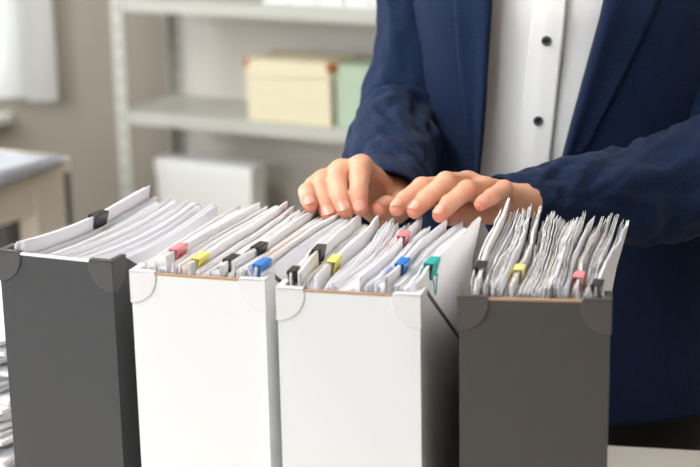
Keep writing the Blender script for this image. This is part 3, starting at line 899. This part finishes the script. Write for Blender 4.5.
for fg, r in list(zip(HA, NR_A)) + list(zip(HB, NR_B)): nail(fg, r)
nail(TA, .0102, (-.2, -.8, .35)); nail(TB, .0102, (-.2, -.8, .35))

# hair and eyes
def cap_sdf(P):
    Pf = P.reshape(-1, 3)
    d = ellipsoid(Pf, (XC, YC + .018, 1.615), (.084, .098, .098))
    d = smin(d, ellipsoid(Pf, (XC, YC + .075, 1.54), (.07, .04, .09)), .03)
    cut = ellipsoid(Pf, (XC, YC - .10, 1.555), (.07, .075, .085))
    d = np.maximum(d, -cut)
    return d.reshape(P.shape[:-1])
v, f = surface_nets(cap_sdf, (XC - .11, YC - .12, 1.42), (XC + .11, YC + .14, 1.74), .006)
padopt(mesh_obj('hair', v, f, MT['hair'], None, True))
for s in (-1, 1):
    bm = bmesh.new(); bmesh.ops.create_uvsphere(bm, u_segments=16, v_segments=10, radius=.011, matrix=Matrix.Translation((XC + s * .03, YC - .078, 1.59)))
    padopt(bm_obj('eye', bm, MT['eye'], None, True))

# ---------------------------------------------------------------- clothes
def fbm(p, o=3):
    return noise.fractal(Vector(p), 1.0, 2.0, o)
def torso_pt(z, phi, off=0.0, wr=0.0):
    a, b = A_(z) + off, B_(z) + off
    c, s = math.cos(phi), math.sin(phi); e_ = .86
    x = XC + a * math.copysign(abs(c) ** e_, c); y = YC - b * math.copysign(abs(s) ** e_, s)
    if wr:
        n = fbm((x * 7, y * 7, z * 3.5)) * wr
        x += c * n; y -= s * n
    return Vector((x, y, z))
def front_y(x, z, off=0.0):
    a, b = A_(z) + off, B_(z) + off
    c = min(.999, abs((x - XC) / a)) ** (1 / .86); s = math.sqrt(max(0, 1 - c * c)) ** .86
    return YC - b * s
def tx(px, py):          # where a pixel falls on the torso front
    p = atd(px, py, YC - .125); return p.x, p.z
LX = [tx(492, 0), tx(487, 90), tx(480, 175)]; RX = [tx(603, 0), tx(585, 72), tx(563, 160)]
def ln(pts, z, kmax=None):
    (x0, z0), (x1, z1) = pts[0], pts[-1]
    if z1 < z < z0:
        xs_ = sorted([(p[1], p[0]) for p in pts]); return float(np.interp(z, [q[0] for q in xs_], [q[1] for q in xs_]))
    return x0 + (x1 - x0) * (z - z0) / (z1 - z0)
def xl(z): return ln(LX, z) + max(0, .98 - z) * -.05
def xr(z): return ln(RX, z) + max(0, .98 - z) * .35
HEM = .755
# shirt: closed tube
vs, fs = [], []; nz, na = 60, 96
for j in range(nz + 1):
    z = lerp(.80, 1.39, j / nz)
    for i in range(na):
        ph = 2 * PI * i / na
        wr = .0022 * math.sin(ph * 1 + z * 9) * math.sin(z * 23 + ph * 3) 
        vs.append(torso_pt(z, ph, -.010 + wr * .6, .0035))
for j in range(nz):
    for i in range(na):
        a = j * na + i; b = j * na + (i + 1) % na; fs.append((a, a + na, b + na, b))
shirt = padopt(mesh_obj('shirt', vs, fs, MT['shirt'], None, True)); solidify(shirt, .001)
shirt['label'] = 'white button-up shirt'
# placket strip and buttons
PB = [tx(551, 0), tx(547.3, 42), tx(540.3, 124.5), tx(535, 175)]
def xb(z): return ln(PB, z)
def strip(name, xa, xb_, z0, z1, off, thick, m, n=50, w=10, wr=.0035):
    vs, fs = [], []
    for j in range(n + 1):
        z = lerp(z0, z1, j / n)
        for i in range(w + 1):
            x = lerp(xa(z), xb_(z), i / w)
            y = front_y(x, z, -.010) - off * min(1, .25 + .75 * i / w * 2.2) - .0012 * (i / w) ** 4
            vs.append((x, y, z))
    for j in range(n):
        for i in range(w):
            a = j * (w + 1) + i; fs.append((a, a + 1, a + w + 2, a + w + 1))
    o = mesh_obj(name, vs, fs, m, None, True); solidify(o, thick); return o
def adopt2(o, par):
    o.parent = par
    o.matrix_parent_inverse = Matrix.Identity(4)
    return o
pk = strip('placket', lambda z: xb(z) - .018, lambda z: xb(z) + .0175, .85, 1.37, .0048, .0012, MT['shirt'])
adopt2(pk, shirt)
for zb in [xz[1] for xz in (tx(546, 42), tx(539, 124.5))] + [tx(546, 42)[1] + .09, tx(539, 124.5)[1] - .09]:
    x = xb(zb); y = front_y(x, zb, -.010) - .0050
    bm = bmesh.new(); prof = [(0, -.0012), (.0030, -.0012), (.0036, -.0019), (.0048, -.0022), (.0055, -.0016), (.0056, -.0004), (.0050, .0004), (0, .0004)]
    seg = 28; rings = []
    for (r, yy) in prof:
        rings.append([bm.verts.new((x + r * math.cos(2 * PI * k / seg), y + yy, zb + r * math.sin(2 * PI * k / seg))) for k in range(seg)] if r > 0 else [bm.verts.new((x, y + yy, zb))])
    for a, b in zip(rings, rings[1:]):
        for k in range(seg):
            if len(a) == 1: bm.faces.new((a[0], b[k], b[(k + 1) % seg]))
            elif len(b) == 1: bm.faces.new((a[k], a[(k + 1) % seg], b[0]))
            else: bm.faces.new((a[k], a[(k + 1) % seg], b[(k + 1) % seg], b[k]))
    for f_ in bm.faces:
        if (f_.calc_center_median() - Vector((x, y, zb))).length < .0036: f_.material_index = 2
    for (hx, hz) in ((-1, -1), (1, -1), (-1, 1), (1, 1)):
        add_box(bm, x + hx * .0011 - .0004, x + hx * .0011 + .0004, y - .00135, y - .001, zb + hz * .0011 - .0004, zb + hz * .0011 + .0004, mi=1)
    o = bm_obj('button', bm, [MT['button'], MT['hole'], MT['darkface']], None, False); o['label'] = 'dark grey button'
    adopt2(o, shirt)

# jacket
jk = empty('jacket', (0, 0, 0)); jk.parent = person; jk.matrix_parent_inverse = Matrix.Translation(-person.location)
jk['label'] = 'navy blue suit jacket'
vs, fs = [], []; nz, na = 110, 170
def phi_at(x, z, off):
    a = A_(z) + off; c = max(-.999, min(.999, (x - XC) / a)); c = math.copysign(abs(c) ** (1 / .86), c); return math.acos(c)
def jwr(x, z):
    return .006 * fbm((x * 9, z * 5, 3.3), 2)
for j in range(nz + 1):
    t = j / nz
    z = lerp(HEM, 1.405, t)
    off = .012 + .010 * max(0, (.95 - z) / .2)
    p0 = phi_at(xl(z), z, off); p1 = 2 * PI + phi_at(xr(z), z, off)
    for i in range(na + 1):
        ph = lerp(p0, p1, i / na)
        P = torso_pt(z, ph, off)
        n = Vector((math.cos(ph), -math.sin(ph), 0))
        P += n * (jwr(P.x, z) + .004 * math.sin(ph * 6 + z * 5) * max(0, (1.0 - z)))
        vs.append(P)
for j in range(nz):
    for i in range(na):
        a = j * (na + 1) + i; fs.append((a, a + na + 1, a + na + 2, a + 1))
o = mesh_obj('jacket_body', vs, fs, MT['navy'], None, True); solidify(o, .003, 1); adopt2(o, jk)
o.modifiers['solidify'].offset = 0

# lapels
LO = [tx(455, 0), tx(459, 58), tx(468, 135), tx(474, 180)]; RO = [tx(657, 0), tx(623, 72), tx(590, 139), tx(570, 168)]
def lapel(edge, outer, z0, z1, s):
    vs, fs = [], []; n, wn = 70, 14
    for j in range(n + 1):
        z = lerp(z0, z1, j / n)
        for i in range(wn + 1):
            t = i / wn; x = lerp(edge(z), ln(outer, z), t)
            roll = .007 * math.sin(min(1, t * 1.15) * PI * .5) ** .5 * 1.0
            y = front_y(x, z, .012) - .0045 - .006 * math.exp(-((t - .12) / .25) ** 2) - .002 * t
            if i == 0: y = front_y(x, z, .012) + .003
            vs.append((x, y, z))
    for j in range(n):
        for i in range(wn):
            a = j * (wn + 1) + i
            fs.append((a, a + 1, a + wn + 2, a + wn + 1) if s > 0 else (a, a + wn + 1, a + wn + 2, a + 1))
    o = mesh_obj('lapel', vs, fs, MT['navy'], None, True); solidify(o, .0025, 0)
    # pick stitching along the outer edge
    bm = bmesh.new(); z = z0 + .004
    while z < z1:
        x = ln(outer, z); x = x + (edge(z) - x) * .12
        x2 = ln(outer, z + .003); x2 = x2 + (edge(z) - x2) * .12
        y = front_y(x, z, .012) - .0083
        add_tube(bm, [(x, y, z), (x2, y, z + .003)], .0004, 5); z += .0062
    st = bm_obj('stitching', bm, MT['stitch'], None); st.parent = o
    return o
zbreak = LO[-1][1]
adopt2(lapel(xl, LO, zbreak - .02, 1.37, 1), jk)
adopt2(lapel(xr, RO, zbreak - .01, 1.37, -1), jk)

# sleeves
def catmull(P, n):
    out = []
    Q = [P[0] * 2 - P[1]] + list(P) + [P[-1] * 2 - P[-2]]
    for i in range(1, len(Q) - 2):
        for k in range(n):
            t = k / n
            out.append(.5 * ((2 * Q[i]) + (-Q[i - 1] + Q[i + 1]) * t + (2 * Q[i - 1] - 5 * Q[i] + 4 * Q[i + 1] - Q[i + 2]) * t * t + (-Q[i - 1] + 3 * Q[i] - 3 * Q[i + 1] + Q[i + 2]) * t ** 3))
    out.append(Q[-2]); return out
def sleeve(pts, rad, folds, seed, wr_amp, squash=1.0, tilt=None):
    """pts centre points, rad radii; folds: list of (t position 0..1, angle centre, angular width, amplitude, width, skew)"""
    C = catmull([np.array(p) for p in pts], 30); Rr = catmull([np.array([r]) for r in rad], 30); n = len(C)
    seg = 84; vs, fs = [], []
    up = Vector((0, 0, 1)); prev = None
    for i in range(n):
        c = Vector(C[i]); t = (Vector(C[min(i + 1, n - 1)]) - Vector(C[max(i - 1, 0)])).normalized()
        if prev is None: a = t.cross(Vector((0, -1, 0))).normalized()
        else: a = (prev - t * prev.dot(t)).normalized()
        prev = a; b = t.cross(a)
        s = i / (n - 1); r = float(Rr[i][0])
        tk = max(0, (s - .85) / .15) ** 1.5 * (tilt or 0)
        for k_ in range(seg):
            an = 2 * PI * k_ / seg
            ca, sa = math.cos(an), math.sin(an)
            d = 0
            for (ts, ac, aw, amp, wd, sk) in folds:
                da = (an - ac + PI) % (2 * PI) - PI
                x = s - ts - sk * da
                d += amp * math.exp(-(da / aw) ** 2) * (math.exp(-(x / wd) ** 2) - .8 * math.exp(-((x - wd * 1.5) / wd) ** 2))
            edge_f = min(1, (1 - s) / .06)
            d += wr_amp * edge_f * noise.fractal(Vector((ca * 1.2 + seed, sa * 1.2, s * 9)), 1.0, 2.0, 3)
            d += wr_amp * .6 * edge_f * (1 - abs(noise.noise(Vector((ca * 1.6, sa * 1.6 + seed, s * 16 + ca * 2))) * 2.2)) * (1 if s > .3 else .4)
            rv = (a * ca + b * sa * squash) * (r + d)
            vs.append(c + rv + t * (tk * rv.z))
    for i in range(n - 1):
        for k in range(seg):
            A = i * seg + k; B = i * seg + (k + 1) % seg
            fs.append((A, B, B + seg, A + seg))
    o = mesh_obj('sleeve', vs, fs, MT['navy'], None, True)
    solidify(o, .003, 0); return o
UPA = (Vector(SHA) + Vector(ELA)) / 2
s1 = sleeve([Vector((.11, 1.875, 1.395)), Vector((.095, 1.878, 1.33)), atd(422, 20, 1.862), atd(404, 108, 1.835), atd(391, 150, 1.75), atd(388, 186, 1.655), atd(385, 199, 1.600)],
            [.04, .054, .049, .0455, .046, .042, .0375],
            [(.60, 2.5, .9, .007, .018, .03), (.66, 3.2, .9, .006, .018, -.03), (.72, 2.2, 1.1, .006, .02, .02), (.52, 4.2, .8, .005, .02, .03), (.8, 2.8, 1.0, .004, .015, .03)], 1.7, .0055, tilt=.95)
adopt2(s1, jk)
s2 = sleeve([Vector((.385, 1.875, 1.395)), Vector((.405, 1.875, 1.33)), atd(722, 40, 1.83), atd(738, 160, 1.765), atd(700, 178, 1.705), atd(630, 194, 1.645), atd(554, 205, 1.595), atd(502, 210, 1.560)],
            [.04, .058, .056, .062, .060, .050, .040, .034],
            [(.62, 1.5, 1.0, .006, .02, .04), (.70, 2.3, 1.0, .005, .018, -.05), (.76, 1.2, 1.0, .004, .018, .05), (.56, 2.8, .9, .007, .02, .02)], 5.1, .007, tilt=.08)
adopt2(s2, jk)
# trousers
def leg_sdf(P):
    Pf = P.reshape(-1, 3)
    d = ellipsoid(Pf, (XC, YC + .005, .84), (.178, .106, .16))
    for s in (-1, 1):
        d = smin(d, capsule(Pf, (XC + s * .085, YC, .80), (XC + s * .085, YC + .01, .47), .102, .07), .03)
        d = smin(d, capsule(Pf, (XC + s * .085, YC + .01, .47), (XC + s * .085, YC + .03, .1), .07, .058), .03)
    d = np.maximum(d, .06 - Pf[:, 2])
    return d.reshape(P.shape[:-1])
v, f = surface_nets(leg_sdf, (XC - .22, YC - .16, .03), (XC + .22, YC + .18, 1.02), .010)
tr = padopt(mesh_obj('trousers', v, f, MT['trouser'], None, True)); tr['label'] = 'black trousers'
def shoe_sdf(s):
    def g(P):
        Pf = P.reshape(-1, 3)
        d = capsule(Pf, (XC + s * .085, YC + .04, .045), (XC + s * .095, YC - .13, .038), .044, .038)
        d = np.maximum(d, .002 - Pf[:, 2]); d = np.maximum(d, Pf[:, 2] - .095)
        return d.reshape(P.shape[:-1])
    return g
for s in (-1, 1):
    v, f = surface_nets(shoe_sdf(s), (XC + s * .09 - .07, YC - .19, -.02), (XC + s * .09 + .07, YC + .11, .12), .007)
    padopt(mesh_obj('shoe', v, f, MT['shoe'], None, True))
